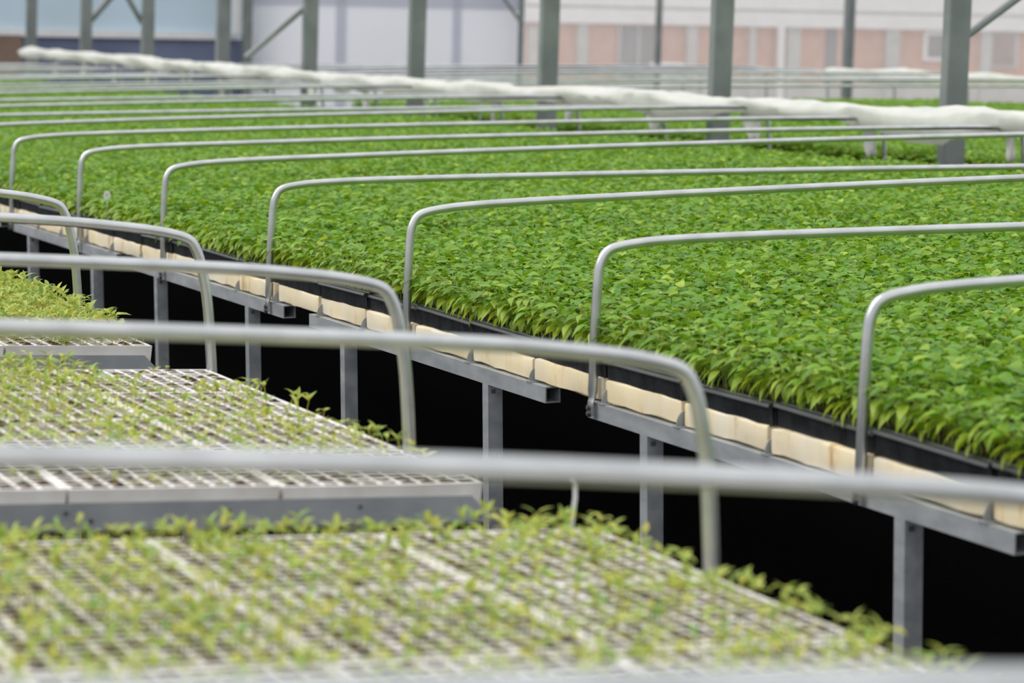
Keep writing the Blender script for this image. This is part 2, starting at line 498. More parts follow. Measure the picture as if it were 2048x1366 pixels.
# ------------------------------------------------------------------ leaves and plants
def leaf_grid(length, width, droop, cup, fold, n=5):
    """pointed oval leaf lying along +x, base at the origin; three rows so the midrib is a crease"""
    prof = [0.10, 0.80, 1.0, 0.72, 0.34, 0.03][:n + 1] if n == 5 else [0.15, 1.0, 0.75, 0.03]
    v = []
    for i in range(n + 1):
        t = i / n
        a = droop * t * t
        x = length * (t if droop == 0 else (math.sin(droop * t) / droop)) ; z = -length * (1 - math.cos(droop * t)) / max(droop, 1e-3) + cup * length * math.sin(math.pi * t)
        w = width * 0.5 * prof[i]
        v += [(x, -w, z + fold * w), (x, 0, z), (x, w, z + fold * w)]
    f = []
    for i in range(n):
        for k in range(2):
            q = i * 3 + k
            f.append((q, q + 3, q + 4, q + 1))
    return np.array(v), f
LEAF_KINDS = []            # (verts, faces) ; kinds with age
for (ln, wd, dr, cp, fo) in ((0.043, 0.0245, 0.45, 0.05, 0.18), (0.038, 0.023, 0.7, 0.04, 0.25), (0.032, 0.020, 0.3, 0.06, 0.15), (0.045, 0.020, 0.8, 0.02, 0.30)):
    LEAF_KINDS.append(leaf_grid(ln, wd, dr, cp, fo))
def frame(p, az, el, roll, s):
    return TR(*p) @ Matrix.Rotation(az, 4, 'Z') @ Matrix.Rotation(-el, 4, 'Y') @ Matrix.Rotation(roll, 4, 'X') @ Matrix.Diagonal((s, s, s, 1))
def plant_spec(r, edge=0.0):
    """returns stem points and a list of (leaf kind, matrix, age); edge: 0 inside the bed, 1 leaning out over -x"""
    h = r.uniform(0.090, 0.122) * (1 - 0.10 * edge)
    lx = -edge * r.uniform(0.006, 0.030) + r.uniform(-0.008, 0.008)
    ly = r.uniform(-0.010, 0.010)
    stem = [Vector((lx * t * t, ly * t * t, h * t)) for t in (0, 0.35, 0.7, 1.0)]
    leaves = []
    az = r.uniform(0, 6.28)
    n = 6 if edge == 0 else 7
    for i in range(n):
        t = (0.52 if edge else 0.66) + (0.48 if edge else 0.34) * (i / (n - 1)) ** 0.8
        p = Vector((lx * t * t, ly * t * t, h * t))
        a = az + i * 2.4
        if edge:
            d = (a - math.pi + math.pi) % (2 * math.pi) - math.pi
            if t < 0.82: a = math.pi + r.uniform(-1.25, 1.25)
        low = 1 - (t - 0.52) / 0.48
        el = r.uniform(-0.15, 0.45) if not edge else r.uniform(-0.25, 0.35) - 0.75 * low * r.uniform(0.5, 1.2)
        pet = r.uniform(0.006, 0.016)
        q = p + Vector((math.cos(a) * math.cos(el), math.sin(a) * math.cos(el), math.sin(el))) * pet
        kind = r.choice((0, 0, 1, 2, 3)) if i < n - 2 else r.choice((2, 0, 1))
        age = max(0.0, min(1.0, r.gauss(0.03, 0.13) + (0.75 * low * r.uniform(0.3, 1.0) if edge else 0.12 * (1 - (t - 0.66) / 0.34))))
        if r.random() < 0.04: age = r.uniform(0.4, 0.75)
        leaves.append((kind, frame(q, a, el, r.uniform(-0.5, 0.5), r.uniform(0.8, 1.12)), age, p, q))
    return stem, leaves
def bake_plant(b, M, spec):
    stem, leaves = spec
    b.tube([M @ p for p in stem], 0.0011, 3, False)
    b.age += [0.8] * (len(b.v) - len(b.age))
    for kind, m, age, p, q in leaves:
        v, f = LEAF_KINDS[kind]
        A = np.array(M @ m)
        w = v @ A[:3, :3].T + A[:3, 3]
        b.add(w.tolist(), f)
        b.age += [age] * len(v)

PATCH = 0.36
patches = []
for s in range(4):
    r = random.Random(100 + s)
    b = MB()
    for i in range(12):
        for j in range(12):
            M = TR(-PATCH / 2 + (i + 0.5) * 0.03 + r.uniform(-0.008, 0.008), -PATCH / 2 + (j + 0.5) * 0.03 + r.uniform(-0.008, 0.008), r.uniform(-0.010, 0.006)) @ Matrix.Rotation(r.uniform(0, 6.28), 4, 'Z')
            bake_plant(b, M, plant_spec(r))
    patches.append(b.mesh('plant_patch', MAT['leaf'], smooth=False, fix=False))
for s in range(3):
    r = random.Random(200 + s)
    b = MB()
    for i in range(2):
        for j in range(12):
            M = TR(i * 0.03 + r.uniform(-0.006, 0.006), -PATCH / 2 + (j + 0.5) * 0.03 + r.uniform(-0.008, 0.008), r.uniform(-0.006, 0.004))
            bake_plant(b, M, plant_spec(r, 1.0 - 0.4 * i))
    patches.append(b.mesh('edge_plant_patch', MAT['leaf'], smooth=False, fix=False))
PATCH_OBJ = [bpy.data.objects.new('plant_patch', me) for me in patches]     # sources for the scatter, not linked to the scene

def scatter_group():
    ng = bpy.data.node_groups.new('plant_scatter', 'GeometryNodeTree')
    ng.interface.new_socket('Geometry', in_out='INPUT', socket_type='NodeSocketGeometry')
    ng.interface.new_socket('Geometry', in_out='OUTPUT', socket_type='NodeSocketGeometry')
    gi = ng.nodes.new('NodeGroupInput'); go = ng.nodes.new('NodeGroupOutput')
    g2 = ng.nodes.new('GeometryNodeGeometryToInstance')
    for po in reversed(PATCH_OBJ):
        oi = ng.nodes.new('GeometryNodeObjectInfo')
        oi.inputs['Object'].default_value = po
        oi.inputs['As Instance'].default_value = True
        ng.links.new(oi.outputs['Geometry'], g2.inputs[0])
    # every patch its own instance: join, pick by index
    jn = ng.nodes.new('GeometryNodeJoinGeometry')
    for l in list(ng.links): ng.links.remove(l)
    for nd in reversed([n for n in ng.nodes if n.bl_idname == 'GeometryNodeObjectInfo'][::-1]):
        ng.links.new(nd.outputs['Geometry'], jn.inputs[0])
    ng.nodes.remove(g2)
    ip = ng.nodes.new('GeometryNodeInstanceOnPoints')
    ip.inputs['Pick Instance'].default_value = True
    av = ng.nodes.new('GeometryNodeInputNamedAttribute'); av.data_type = 'INT'; av.inputs['Name'].default_value = 'which'
    ar = ng.nodes.new('GeometryNodeInputNamedAttribute'); ar.data_type = 'FLOAT_VECTOR'; ar.inputs['Name'].default_value = 'turn'
    asx = ng.nodes.new('GeometryNodeInputNamedAttribute'); asx.data_type = 'FLOAT_VECTOR'; asx.inputs['Name'].default_value = 'size'
    ng.links.new(gi.outputs[0], ip.inputs['Points'])
    ng.links.new(jn.outputs[0], ip.inputs['Instance'])
    ng.links.new(av.outputs['Attribute'], ip.inputs['Instance Index'])
    ng.links.new(ar.outputs['Attribute'], ip.inputs['Rotation'])
    ng.links.new(asx.outputs['Attribute'], ip.inputs['Scale'])
    ng.links.new(ip.outputs[0], go.inputs[0])
    return ng
SCATTER = scatter_group()
def scatter(name, pts, M):
    """pts: (x, y, z, which, turn, zscale)"""
    me = bpy.data.meshes.new(name)
    me.from_pydata([p[:3] for p in pts], [], [])
    a = me.attributes.new('which', 'INT', 'POINT'); a.data.foreach_set('value', [p[3] for p in pts])
    a = me.attributes.new('turn', 'FLOAT_VECTOR', 'POINT'); a.data.foreach_set('vector', [c for p in pts for c in (0, 0, p[4])])
    a = me.attributes.new('size', 'FLOAT_VECTOR', 'POINT'); a.data.foreach_set('vector', [c for p in pts for c in (1, 1, p[5])])
    me.materials.append(MAT['leaf'])
    o = obj(name, me, None, M)
    md = o.modifiers.new('scatter', 'NODES'); md.node_group = SCATTER
    return o
SOIL_Z = 0.093
EDGE_Y0, EDGE_N = 3.86, 150
pts = []
r = random.Random(5)
def wave(x, y): return 0.005 * math.sin(2.1 * y + 1.3 * x) + 0.004 * math.sin(5.3 * y - 3.1 * x + 1) + r.uniform(-0.004, 0.004)
ny = int((29.6 + 0.58) / PATCH)
for j in range(ny):
    y = -0.58 + (j + 0.5) * PATCH
    for i in range(10):
        x = 0.105 + (i + 0.5) * 0.362
        pts.append((x, y, SOIL_Z - 0.004 + wave(x, y), r.randrange(4), r.randrange(4) * math.pi / 2, r.uniform(0.96, 1.06)))
y = EDGE_Y0 + EDGE_N * 0.03 + PATCH / 2
while y < 29.5:
    pts.append((0.046, y, SOIL_Z - 0.006, 4 + r.randrange(3), 0.0, r.uniform(0.95, 1.05))); y += PATCH
y = EDGE_Y0 - PATCH / 2
while y > -0.3:
    pts.append((0.046, y, SOIL_Z - 0.006, 4 + r.randrange(3), 0.0, 1.0)); y -= PATCH
o = scatter('dense_young_plants', pts, M_R)
tag(o, 'dense carpet of bright green young plants filling the long bench', 'plants', None, 'stuff')

# the nearest plants, one object each
LEAF_ME = {}
AGES = (0.0, 0.12, 0.3, 0.5, 0.72, 0.95)
for k, (v, f) in enumerate(LEAF_KINDS):
    for a in range(len(AGES)):
        for c in range(3):
            b = MB(); b.add(v.tolist(), f); b.age = [AGES[a]] * len(v)
            LEAF_ME[(k, a, c)] = b
leaf_cache = {}
def leaf_mesh(k, age, c):
    a = min(range(len(AGES)), key=lambda q: abs(AGES[q] - age))
    if (k, a, c) not in leaf_cache:
        # each cached mesh is one leaf island of its own colour
        m = leaf_mats[c]
        leaf_cache[(k, a, c)] = LEAF_ME[(k, a, c)].mesh('leaf', m, fix=False)
    return leaf_cache[(k, a, c)]
leaf_mats = []
for c, ca in enumerate(((0.085, 0.24, 0.009), (0.125, 0.305, 0.011), (0.168, 0.375, 0.014))):
    leaf_mats.append(leaf_mat('green_leaf_shade', ca, ca, (0.58, 0.68, 0.06), 0.32))
protos = []
for s in range(12):
    rr = random.Random(900 + s)
    spec = plant_spec(rr, 1.0 if s < 6 else 0.6)
    b = MB(); b.tube(spec[0], 0.0012, 4)
    for kind, m, age, p, q in spec[1]: b.tube([p, q], 0.0007, 3, False)
    st = b.mesh('stem', MAT['stem'], fix=False)
    protos.append((st, [(leaf_mesh(kind, age, rr.randrange(3)), m) for kind, m, age, p, q in spec[1]]))
r = random.Random(77)
for n in range(300):
    i, j = n % 2, n // 2
    st, lv = protos[r.randrange(6) + 6 * i]
    root = obj('young_plant', None, None, M_R @ TR(0.046 + i * 0.03 + r.uniform(-0.006, 0.006), EDGE_Y0 + (j + 0.5) * 0.03 + r.uniform(-0.008, 0.008), SOIL_Z - 0.004 + r.uniform(-0.004, 0.004))
               @ Matrix.Rotation(r.uniform(-0.35, 0.35), 4, 'Z') @ Matrix.Diagonal((1, 1, r.uniform(0.94, 1.06), 1)))
    obj('stem', st, root)
    for me, m in lv: obj('leaf', me, root, m)
    tag(root, 'young green plant leaning out over the %s black plug tray from the right' % nth(max(0, int((EDGE_Y0 + j * 0.03 - 4.13) / PITCH + 1))), 'plant', 'young plants along the edge of the leafy bench')

# ================================================================== SPROUT BENCH
CELLX, CELLY = 10, 12
TX, TY = 0.350, 0.412
def seed_tray():
    """white foam tray: grid of square cells sunk into a slab, each with a plug of soil"""
    w, d, t = TX - 0.004, TY - 0.004, 0.06
    px, py = (w - 0.012) / CELLX, (d - 0.012) / CELLY
    b = MB(); s = MB()
    wall = 0.0028
    xs = [0.006 + i * px for i in range(CELLX + 1)]; ys = [0.006 + j * py for j in range(CELLY + 1)]
    gx = [0.0]; gy = [0.0]
    for i in range(CELLX): gx += [xs[i] + wall, xs[i + 1] - wall]
    for j in range(CELLY): gy += [ys[j] + wall, ys[j + 1] - wall]
    gx.append(w); gy.append(d)
    nx, nyy = len(gx), len(gy)
    v = [(-x, y, 0.0) for y in gy for x in gx]
    f = []
    for j in range(nyy - 1):
        for i in range(nx - 1):
            if i % 2 == 1 and j % 2 == 1: continue
            f.append((j * nx + i, j * nx + i + 1, (j + 1) * nx + i + 1, (j + 1) * nx + i))
    b.add(v, f)
    for j in range(1, nyy - 1, 2):
        for i in range(1, nx - 1, 2):
            x0, x1, y0, y1 = -gx[i], -gx[i + 1], gy[j], gy[j + 1]
            e = 0.004
            top = [(x0, y0, 0), (x1, y0, 0), (x1, y1, 0), (x0, y1, 0)]
            lo = [(x0 - e, y0 + e, -0.02), (x1 + e, y0 + e, -0.02), (x1 + e, y1 - e, -0.02), (x0 - e, y1 - e, -0.02)]
            b.add(top + lo, [(k, (k + 1) % 4, 4 + (k + 1) % 4, 4 + k) for k in range(4)])
            zs = -RNG.choice((0.001, 0.002, 0.003, 0.004, 0.006))
            g = 0.0008
            top_z = RNG.uniform(-0.004, 0.0045)
            gxs = [x0 - g, (x0 + x1) / 2, x1 + g]; gys = [y0 + g, (y0 + y1) / 2, y1 - g]
            s.add([(gxs[p], gys[q], top_z + RNG.uniform(-0.002, 0.002) if (p, q) == (1, 1) else zs * 0.5 + (top_z * 0.5 if 1 in (p, q) else 0)) for q in range(3) for p in range(3)],
                  [(q * 3 + p, q * 3 + p + 1, q * 3 + p + 4, q * 3 + p + 3) for q in range(2) for p in range(2)])
    b.add([(0, 0, 0), (-w, 0, 0), (-w, d, 0), (0, d, 0), (-0.004, 0.004, -t), (-w + 0.004, 0.004, -t), (-w + 0.004, d - 0.004, -t), (-0.004, d - 0.004, -t)],
          [(0, 1, 5, 4), (1, 2, 6, 5), (2, 3, 7, 6), (3, 0, 4, 7), (4, 5, 6, 7)])
    centers = [(-(gx[i] + gx[i + 1]) / 2, (gy[j] + gy[j + 1]) / 2) for j in range(1, nyy - 1, 2) for i in range(1, nx - 1, 2)]
    return b.mesh('body', MAT['white_foam'], fix=False), s.mesh('soil', MAT['soil'], fix=False), centers
TRAYS = [seed_tray() for _ in range(4)]
GROUPS = [(2.215, 5), (4.338, 4), (6.465, 3)]
GNAME = ['nearest white bed', 'middle white bed', 'far white bed']
tray_spots = []
for g, (y0, ncol) in enumerate(GROUPS):
    for c in range(ncol):
        for q in range(4):
            M = M_L @ TR(-c * TX + RNG.uniform(-0.002, 0.002), y0 + q * (TY + 0.005), RNG.uniform(-0.0015, 0.0015)) @ Matrix.Rotation(RNG.uniform(-0.003, 0.003), 4, 'Z')
            body, soil, cen = TRAYS[RNG.randrange(4)]
            t = obj('seed_tray', None, None, M)
            obj('body', body, t); obj('soil', soil, t)
            tag(t, 'white cell tray in the %s, %s row from the front, %s from aisle' % (GNAME[g], nth(q), nth(c)), 'tray', 'white cell trays of sprouts')
            tray_spots.append((g, c, q, M, cen))

# sprouts
def sprout_leaf(ln, wd, dr):
    return leaf_grid(ln, wd, dr, 0.03, 0.25, 3)
SPROUT = [sprout_leaf(0.027, 0.0090, 0.5), sprout_leaf(0.023, 0.0100, 0.2), sprout_leaf(0.030, 0.0085, 0.9)]
def sprout_spec(r, tall=1.0):
    h = r.uniform(0.014, 0.030) * tall
    lx, ly = r.uniform(-0.006, 0.006), r.uniform(-0.006, 0.006)
    stem = [Vector((0, 0, -0.006)), Vector((lx * 0.3, ly * 0.3, h * 0.5)), Vector((lx, ly, h))]
    leaves = []
    az = r.uniform(0, 6.28)
    n = r.choice((2, 2, 2, 3, 4)) if tall > 0.9 else 2
    el0 = r.uniform(0.0, 0.95)
    for i in range(n):
        a = az + math.pi * i + (math.pi / 2 if i > 1 else 0) + r.uniform(-0.3, 0.3)
        el = el0 + r.uniform(-0.2, 0.2) + (0.4 if i > 1 else 0)
        leaves.append((r.randrange(3), frame(stem[-1], a, el, r.uniform(-0.4, 0.4), r.uniform(0.7, 1.1) * (0.75 + 0.25 * tall)), min(1, max(0, r.gauss(0.30, 0.27)))))
    return stem, leaves
SP_AGES = (0.0, 0.35, 0.75)
sp_cache = {}
def sp_mesh(k, age, c):
    a = min(range(3), key=lambda q: abs(SP_AGES[q] - age))
    if (k, a, c) not in sp_cache:
        v, f = SPROUT[k]
        b = MB(); b.add(v.tolist(), f); b.age = [SP_AGES[a]] * len(v)
        sp_cache[(k, a, c)] = b.mesh('leaf', sp_mats[c], fix=False)
    return sp_cache[(k, a, c)]
sp_mats = [leaf_mat('sprout_leaf_shade', ca, ca, (0.60, 0.54, 0.09), 0.3, 0.45) for ca in ((0.19, 0.37, 0.06), (0.38, 0.50, 0.10))]
sp_protos = []
for s in range(14):
    rr = random.Random(400 + s)
    stem, lv = sprout_spec(rr, 1.1)
    b = MB(); b.tube(stem, 0.0009, 4)
    sp_protos.append((b.mesh('stem', MAT['sprout_stem'], fix=False), [(sp_mesh(k, a, rr.randrange(2)), m) for k, m, a in lv]))
def density(g, x, y):
    """share of cells that have come up, and how tall, by place on the bed (local across x, along y)"""
    n = 0.5 + 0.25 * math.sin(7.3 * x + 2.1 * y) + 0.25 * math.sin(4.1 * y - 5.2 * x + 1.7)
    if g == 0: return 0.78 + 0.2 * n, 1.15
    if g == 1:
        if y > 5.72 and x > -0.30: return 0.05, 0.6
        if y > 5.40 and x < -0.30: return 0.97, 1.25
        if y < 4.55: return 0.40, 0.75
        if y > 5.55: return 0.45, 0.8
        return 0.62 + 0.3 * n, 0.9
    return (1.0, 1.7) if y > 6.66 else (0.85, 1.0)
r = random.Random(31)
spots = []
for g, c, q, M, cen in tray_spots:
    loc = M_L.inverted() @ M
    for cx_, cy_ in cen:
        p = loc @ Vector((cx_, cy_, -0.004))
        dn, tall = density(g, p.x, p.y)
        edge = p.x > -0.045
        k = 0
        while r.random() < dn * (1.0 if k == 0 else (0.8 if g == 2 else 0.36)) and k < (4 if g == 2 else 3):
            w = M @ Vector((cx_ + r.uniform(-0.008, 0.008), cy_ + r.uniform(-0.008, 0.008), -0.004))
            spots.append((w, tall * (1.1 if edge else 1.0) * r.uniform(0.85, 1.15), (c, q))); k += 1
for i in range(56):
    for j in range(66):
        for k in range(2):
            spots.append((M_L @ Vector((-0.02 - i * 0.035 + r.uniform(-0.01, 0.01), 8.62 + j * 0.035 + r.uniform(-0.01, 0.01), -0.004)), r.uniform(1.3, 1.9), (0, 0)))
def depth_in_view(w):
    v = inv @ w
    z = -v.z
    if z < 0.1: return None
    px = 1024 + F_PX * v.x / z; py = 683 - F_PX * v.y / z
    return z if -5 < px < 2053 and 0 < py < 1330 else None
inv = (Matrix.Translation((0, 0, CAM_H)) @ rot).inverted()
seen = sorted(((d, i) for i, (w, t, g) in enumerate(spots) for d in (depth_in_view(w),) if d is not None))
single = set(i for d, i in seen[:300])
stuff = MB()
for i, (w, tall, g) in enumerate(spots):
    if i in single:
        st, lv = sp_protos[r.randrange(len(sp_protos))]
        root = obj('sprout', None, None, TR(*w) @ Matrix.Rotation(r.uniform(0, 6.28), 4, 'Z') @ Matrix.Diagonal((1, 1, tall, 1)))
        obj('stem', st, root)
        for me, m in lv: obj('leaf', me, root, m)
        tag(root, 'yellow-green sprout in the nearest bed, %s tray row from the front, %s tray from aisle' % (nth(g[1]), nth(g[0])), 'sprout', 'sprouts at the front of the nearest trays')
    else:
        M = TR(*w) @ Matrix.Rotation(r.uniform(0, 6.28), 4, 'Z')
        stem, lv = sprout_spec(r, tall)
        stuff.tube([M @ p for p in stem], 0.0008, 3, False)
        stuff.age += [0.9] * (len(stuff.v) - len(stuff.age))
        for k, m, a in lv:
            v, f = SPROUT[k]
            A = np.array(M @ m)
            stuff.add((v @ A[:3, :3].T + A[:3, 3]).tolist(), f)
            stuff.age += [a] * len(v)
o = obj('sprouts', stuff.mesh('sprouts', MAT['sprout'], fix=False))
tag(o, 'countless pale green sprouts coming up in the white cell trays', 'sprouts', None, 'stuff')

# bench frames under the sprouts
lf = {}
for g, (y0, ncol) in enumerate(GROUPS):
    root = obj('bench_frame', None, None, M_L @ TR(0, y0, 0))
    if not lf:
        b = MB(); b.square_tube('y', -0.03, 1.76, -0.075 - TUBE, -0.075, -0.067 - TUBE, -0.067); lf['beam'] = b.mesh('beam', MAT['galv_frame'])
        b = MB(); b.box(-0.075 - TUBE, -0.075, 0, TUBE, -0.80, -0.067 - TUBE); lf['leg'] = b.mesh('leg', MAT['galv_frame'])
        b = MB()      # angle rail across the bed: upright strip with a slanting end, flat flange under the trays
        prof = [(-4.1, -0.066), (0.016, -0.066), (0.014, -0.056), (-0.020, -0.021), (-4.1, -0.021)]
        b.prism(prof, 'y', -0.003, -0.0005)
        b.box(-4.1, 0.0, -0.003, 0.03, -0.0665, -0.0635)
        lf['rail'] = b.mesh('rail', MAT['galv_rail'])
        b = MB(); b.tube([(0, -0.002, 0), (0, -0.0045, 0)], 0.0042, 8); lf['bolt'] = b.mesh('bolt', MAT['bolt'])
    for x in (0.0, -1.2, -2.5):
        obj('beam', lf['beam'], root, TR(x, 0, 0))
        for yl in (0.34, 1.38):
            z_leg = (CAM_H - 0.731) + TILT_L * (0.09 - x) - 0.004
            lg = obj('leg', lf['leg'], root, TR(x, yl, 0))
            k = (z_leg - 0.105) / (0.80 - 0.105)
            lg.scale = (1, 1, k); lg.location.z = -0.105 + 0.105 * k
    for yr in (0.0, 0.417, 0.834, 1.251):
        rl = obj('rail', lf['rail'], root, TR(0, yr - (0.002 if yr == 0 else 0.0015), -0.0 if yr == 0 else -0.045))
        if yr == 0:
            for xb, zb in ((-0.006, -0.055), (-0.214, -0.036), (-0.44, -0.052), (-0.436, -0.039), (-0.66, -0.05), (-0.70, -0.037)):
                obj('bolt', lf['bolt'], rl, TR(xb, 0, zb))
        else:
            rl.scale = (1, 1, 1)
    tag(root, 'galvanised bench frame with grey angle rails under the %s of sprouts' % GNAME[g], 'bench', 'frames of the sprout bench')

# hoops over the sprouts
for n, (y, top, rise) in enumerate(((1.39, 0.283, 0.072), (2.230, 0.278, 0.084), (3.479, 0.297, 0.044), (4.704, 0.301, 0.036), (5.977, 0.297, 0.042), (7.225, 0.297, 0.052))):
    me = hoop_mesh(4.1, top, -0.10, -0.014, 0.050, rise, 0.0, 0.0114)
    # the hoop runs from the aisle edge to -x
    o = obj('hoop', me, None, M_L @ TR(0, y, 0) @ Matrix.Rotation(math.pi, 4, 'Z') )
    for z in (-0.085, -0.096): obj('bolt', hoop_bolt, o, TR(-0.0165, 0, z))
    tag(o, 'bent grey pipe hoop over the sprout trays, %s from the camera' % nth(n), 'hoop', 'pipe hoops over the sprout bench')

# white wire stake and plant tag
b = MB()
b.tube([(0, 0, -0.03), (0.001, 0, 0.02), (0.004, 0, 0.05), (0.003, 0, 0.068), (0.0, 0, 0.074), (-0.004, 0, 0.075)], 0.0032, 8)
o = obj('stake', smooth_auto(b.mesh('stake', MAT['tag'])), None, M_L @ TR(-0.044, 3.86, 0) )
tag(o, 'thin white bent stake at the far edge of the nearest sprout tray', 'stake')
yt = 10.32
b = MB(); b.box(-0.002, 0.002, -0.0008, 0.0008, 0.0, 0.11); st = b.mesh('stick', MAT['tag'])
b = MB(); b.prism([(-0.011, 0.0), (0.009, 0.0), (0.014, 0.012), (0.010, 0.030), (-0.006, 0.034), (-0.013, 0.02)], 'y', -0.001, 0.001); hd = b.mesh('card', MAT['tag'])
b = MB(); b.box(-0.006, 0.005, -0.0014, -0.001, 0.018, 0.020); b.box(-0.006, 0.001, -0.0014, -0.001, 0.012, 0.0135); mk = b.mesh('marking', MAT['bolt'])
t = obj('plant_tag', None, None, M_R @ TR(0.012, yt, SOIL_Z))
obj('stick', st, t); c = obj('card', hd, t, TR(0, 0, 0.095)); obj('marking', mk, c)
tag(t, 'small white plant tag on a stick among the leaves', 'plant tag')

# ================================================================== FAR SIDE OF THE LEAFY BENCH
def fleece_roll(name, M, x, y0, y1, z, rad, seed, label, sag=0.02, step=0.11, lift=None):
    r = random.Random(seed)
    n = int((y1 - y0) / step)
    m = 12
    v = []
    ph = [r.uniform(0, 6.28) for _ in range(8)]
    for i in range(n + 1):
        y = y0 + (y1 - y0) * i / n
        a = rad * (1 + 0.14 * math.sin(1.7 * y + ph[0]) + 0.12 * math.sin(4.3 * y + ph[1]))
        zc = z - sag * (0.5 - 0.5 * math.cos(2 * math.pi * (y - 4.55) / 1.230)) + 0.005 * math.sin(2.9 * y + ph[2]) + (lift(y) if lift else 0)
        xc = x + 0.03 * math.sin(1.1 * y + ph[3])
        for k in range(m):
            t = 2 * math.pi * k / m
            w = 1 + 0.16 * math.sin(3 * t + 5 * y + ph[4]) + r.uniform(-0.17, 0.17)
            dz = a * math.sin(t) * (0.75 if math.sin(t) > 0 else 1.15 + 0.7 * max(0, math.sin(2.3 * y + ph[5])))
            v.append((xc + 1.5 * a * math.cos(t) * w, y + r.uniform(-0.02, 0.02), zc + dz * w))
    f = [(i * m + k, i * m + (k + 1) % m, (i + 1) * m + (k + 1) % m, (i + 1) * m + k) for i in range(n) for k in range(m)]
    f += [tuple(range(m - 1, -1, -1)), tuple(n * m + k for k in range(m))]
    b = MB(); b.add(v, f)
    root = obj(name, b.mesh(name, MAT['fleece'], smooth=True), None, M)
    return root
root = fleece_roll('fleece_roll', M_R, 4.12, 8.6, 30.4, 0.392, 0.050, 3, '', 0.010, 0.11, lambda y: 0.09 * max(0.0, min(1.0, (y - 19) / 10)))
tag(root, 'long white fleece sheet bunched up along the far hoop ends of the leafy bench', 'fleece')
def flap(parent, x, y, z, w, h, seed):
    r = random.Random(seed)
    n, m = 5, 6
    v = []
    for j in range(m + 1):
        t = j / m
        for i in range(n + 1):
            s = i / n - 0.5
            ww = w * (1 - 0.93 * t ** 0.8)
            v.append((x + 0.02 * math.sin(5 * s + 3 * t + seed), y + s * ww + 0.02 * t * math.sin(seed), z - h * t + 0.012 * math.cos(6 * s)))
    b = MB(); b.add(v, [(j * (n + 1) + i, j * (n + 1) + i + 1, (j + 1) * (n + 1) + i + 1, (j + 1) * (n + 1) + i) for j in range(m) for i in range(n)])
    me = b.mesh('flap', MAT['fleece'], smooth=True, fix=False)
    o = obj('flap', me, parent)
    md = o.modifiers.new('thick', 'SOLIDIFY'); md.thickness = 0.003
fr = random.Random(12)
for k in range(3, 21):
    y = 4.553 + k * 1.230
    flap(root, 4.13, y + 0.02, 0.385, fr.uniform(0.22, 0.42), fr.uniform(0.13, 0.23), k)

# columns between the benches
COLX = 6.93
def place_col(px): return COLX / ratio(px)
col_px = [1890, 1426, 1085, 824, 613, 441, 292, 170, 62]
COL_Y = [place_col(p) for p in col_px]
b = MB(); b.box(-0.058, 0.058, -0.035, 0.035, 0, 4.2)
col_me = b.mesh('shaft', MAT['column'], bevel=0.006)
b = MB(); b.box(-0.09, 0.09, -0.09, 0.09, 0, 0.012); base_me = b.mesh('base_plate', MAT['column'])
colname = ['first', 'second', 'third', 'fourth', 'fifth', 'sixth', 'seventh', 'eighth', 'ninth']
def brace_me(dx, dy, dz, rad=0.022):
    b = MB(); b.tube([(0, 0, 0), (dx, dy, dz)], rad, 8)
    return smooth_auto(b.mesh('brace', MAT['column']))
BRACES = [(0, (1905, 84), (2060, -40), 0.020), (7, (176, 48), (232, -20), 0.034), (6, (284, 46), (240, -30), 0.026), (4, (612, 10), (492, 118), 0.024)]
for i, y in enumerate(COL_Y):
    t = obj('column', None, None, TR(COLX - 0.02, y, 0) @ RY(0.016))
    obj('shaft', col_me, t); obj('base_plate', base_me, t)
    for (ci, pa, pb, rad) in BRACES:
        if ci != i: continue
        za, zb = height(pa[0], pa[1], 0, y), height(pb[0], pb[1], 0, y)
        xa, xb = ratio(pa[0]) * y, ratio(pb[0]) * y
        o = obj('brace', brace_me(xb - xa, 0.0, zb - za, rad), t, TR(xa - COLX + 0.02 - 0.016 * za, 0.045, za))
    tag(t, 'tall grey steel column behind the leafy bench, %s from the right' % colname[i], 'column', 'row of roof columns')

# ================================================================== SECOND LEAFY BENCH BEHIND THE COLUMNS
M_B = TR(7.20, 0, 0.77 + 0.06) @ RY(-0.012)
pts = []
r = random.Random(9)
for j in range(int((21.5 - 9.5) / PATCH)):
    y = 9.5 + (j + 0.5) * PATCH
    for i in range(15):
        x = 0.05 + (i + 0.5) * 0.352
        pts.append((x, y, SOIL_Z + r.uniform(-0.01, 0.01), r.randrange(4), r.randrange(4) * math.pi / 2, 1.0))
o = scatter('plants_beyond_columns', pts, M_B)
tag(o, 'green young plants on the second bench beyond the row of columns', 'plants', None, 'stuff')
b = MB(); b.box(0, 5.4, 9.4, 24, 0.03, 0.09)
deck = b.mesh('deck', MAT['black_plastic'])
t = obj('bench_frame', None, None, M_B)
obj('deck', deck, t)
b = MB(); b.square_tube('y', 9.4, 24, 0, TUBE, -0.008, 0.03); bm_ = b.mesh('beam', MAT['galv_frame'])
b = MB(); b.box(0, TUBE, 0, TUBE, -0.80, -0.008); lg_ = b.mesh('leg', MAT['galv_frame'])
for x in (0.0, 5.3):
    obj('beam', bm_, t, TR(x, 0, 0))
    for y in np.arange(9.8, 24, 2.04):
        l = obj('leg', lg_, t, TR(x, float(y), 0)); k = (0.822 + 0.012 * x) / 0.80; l.scale = (1, 1, k)
tag(t, 'long bench of plants standing beyond the row of columns', 'bench')
for i in range(9):
    y = 17.2 + i * 1.2478
    me = hoop_mesh(5.4, 0.40, 0.0, -0.010, 0.024, 0.02, RNG.uniform(-0.03, 0.03))
    o = obj('hoop', me, None, M_B @ TR(0, y, 0))
    tag(o, 'thin grey pipe hoop over the bench beyond the columns, %s from the camera' % nth(i), 'hoop', 'pipe hoops over the far bench')
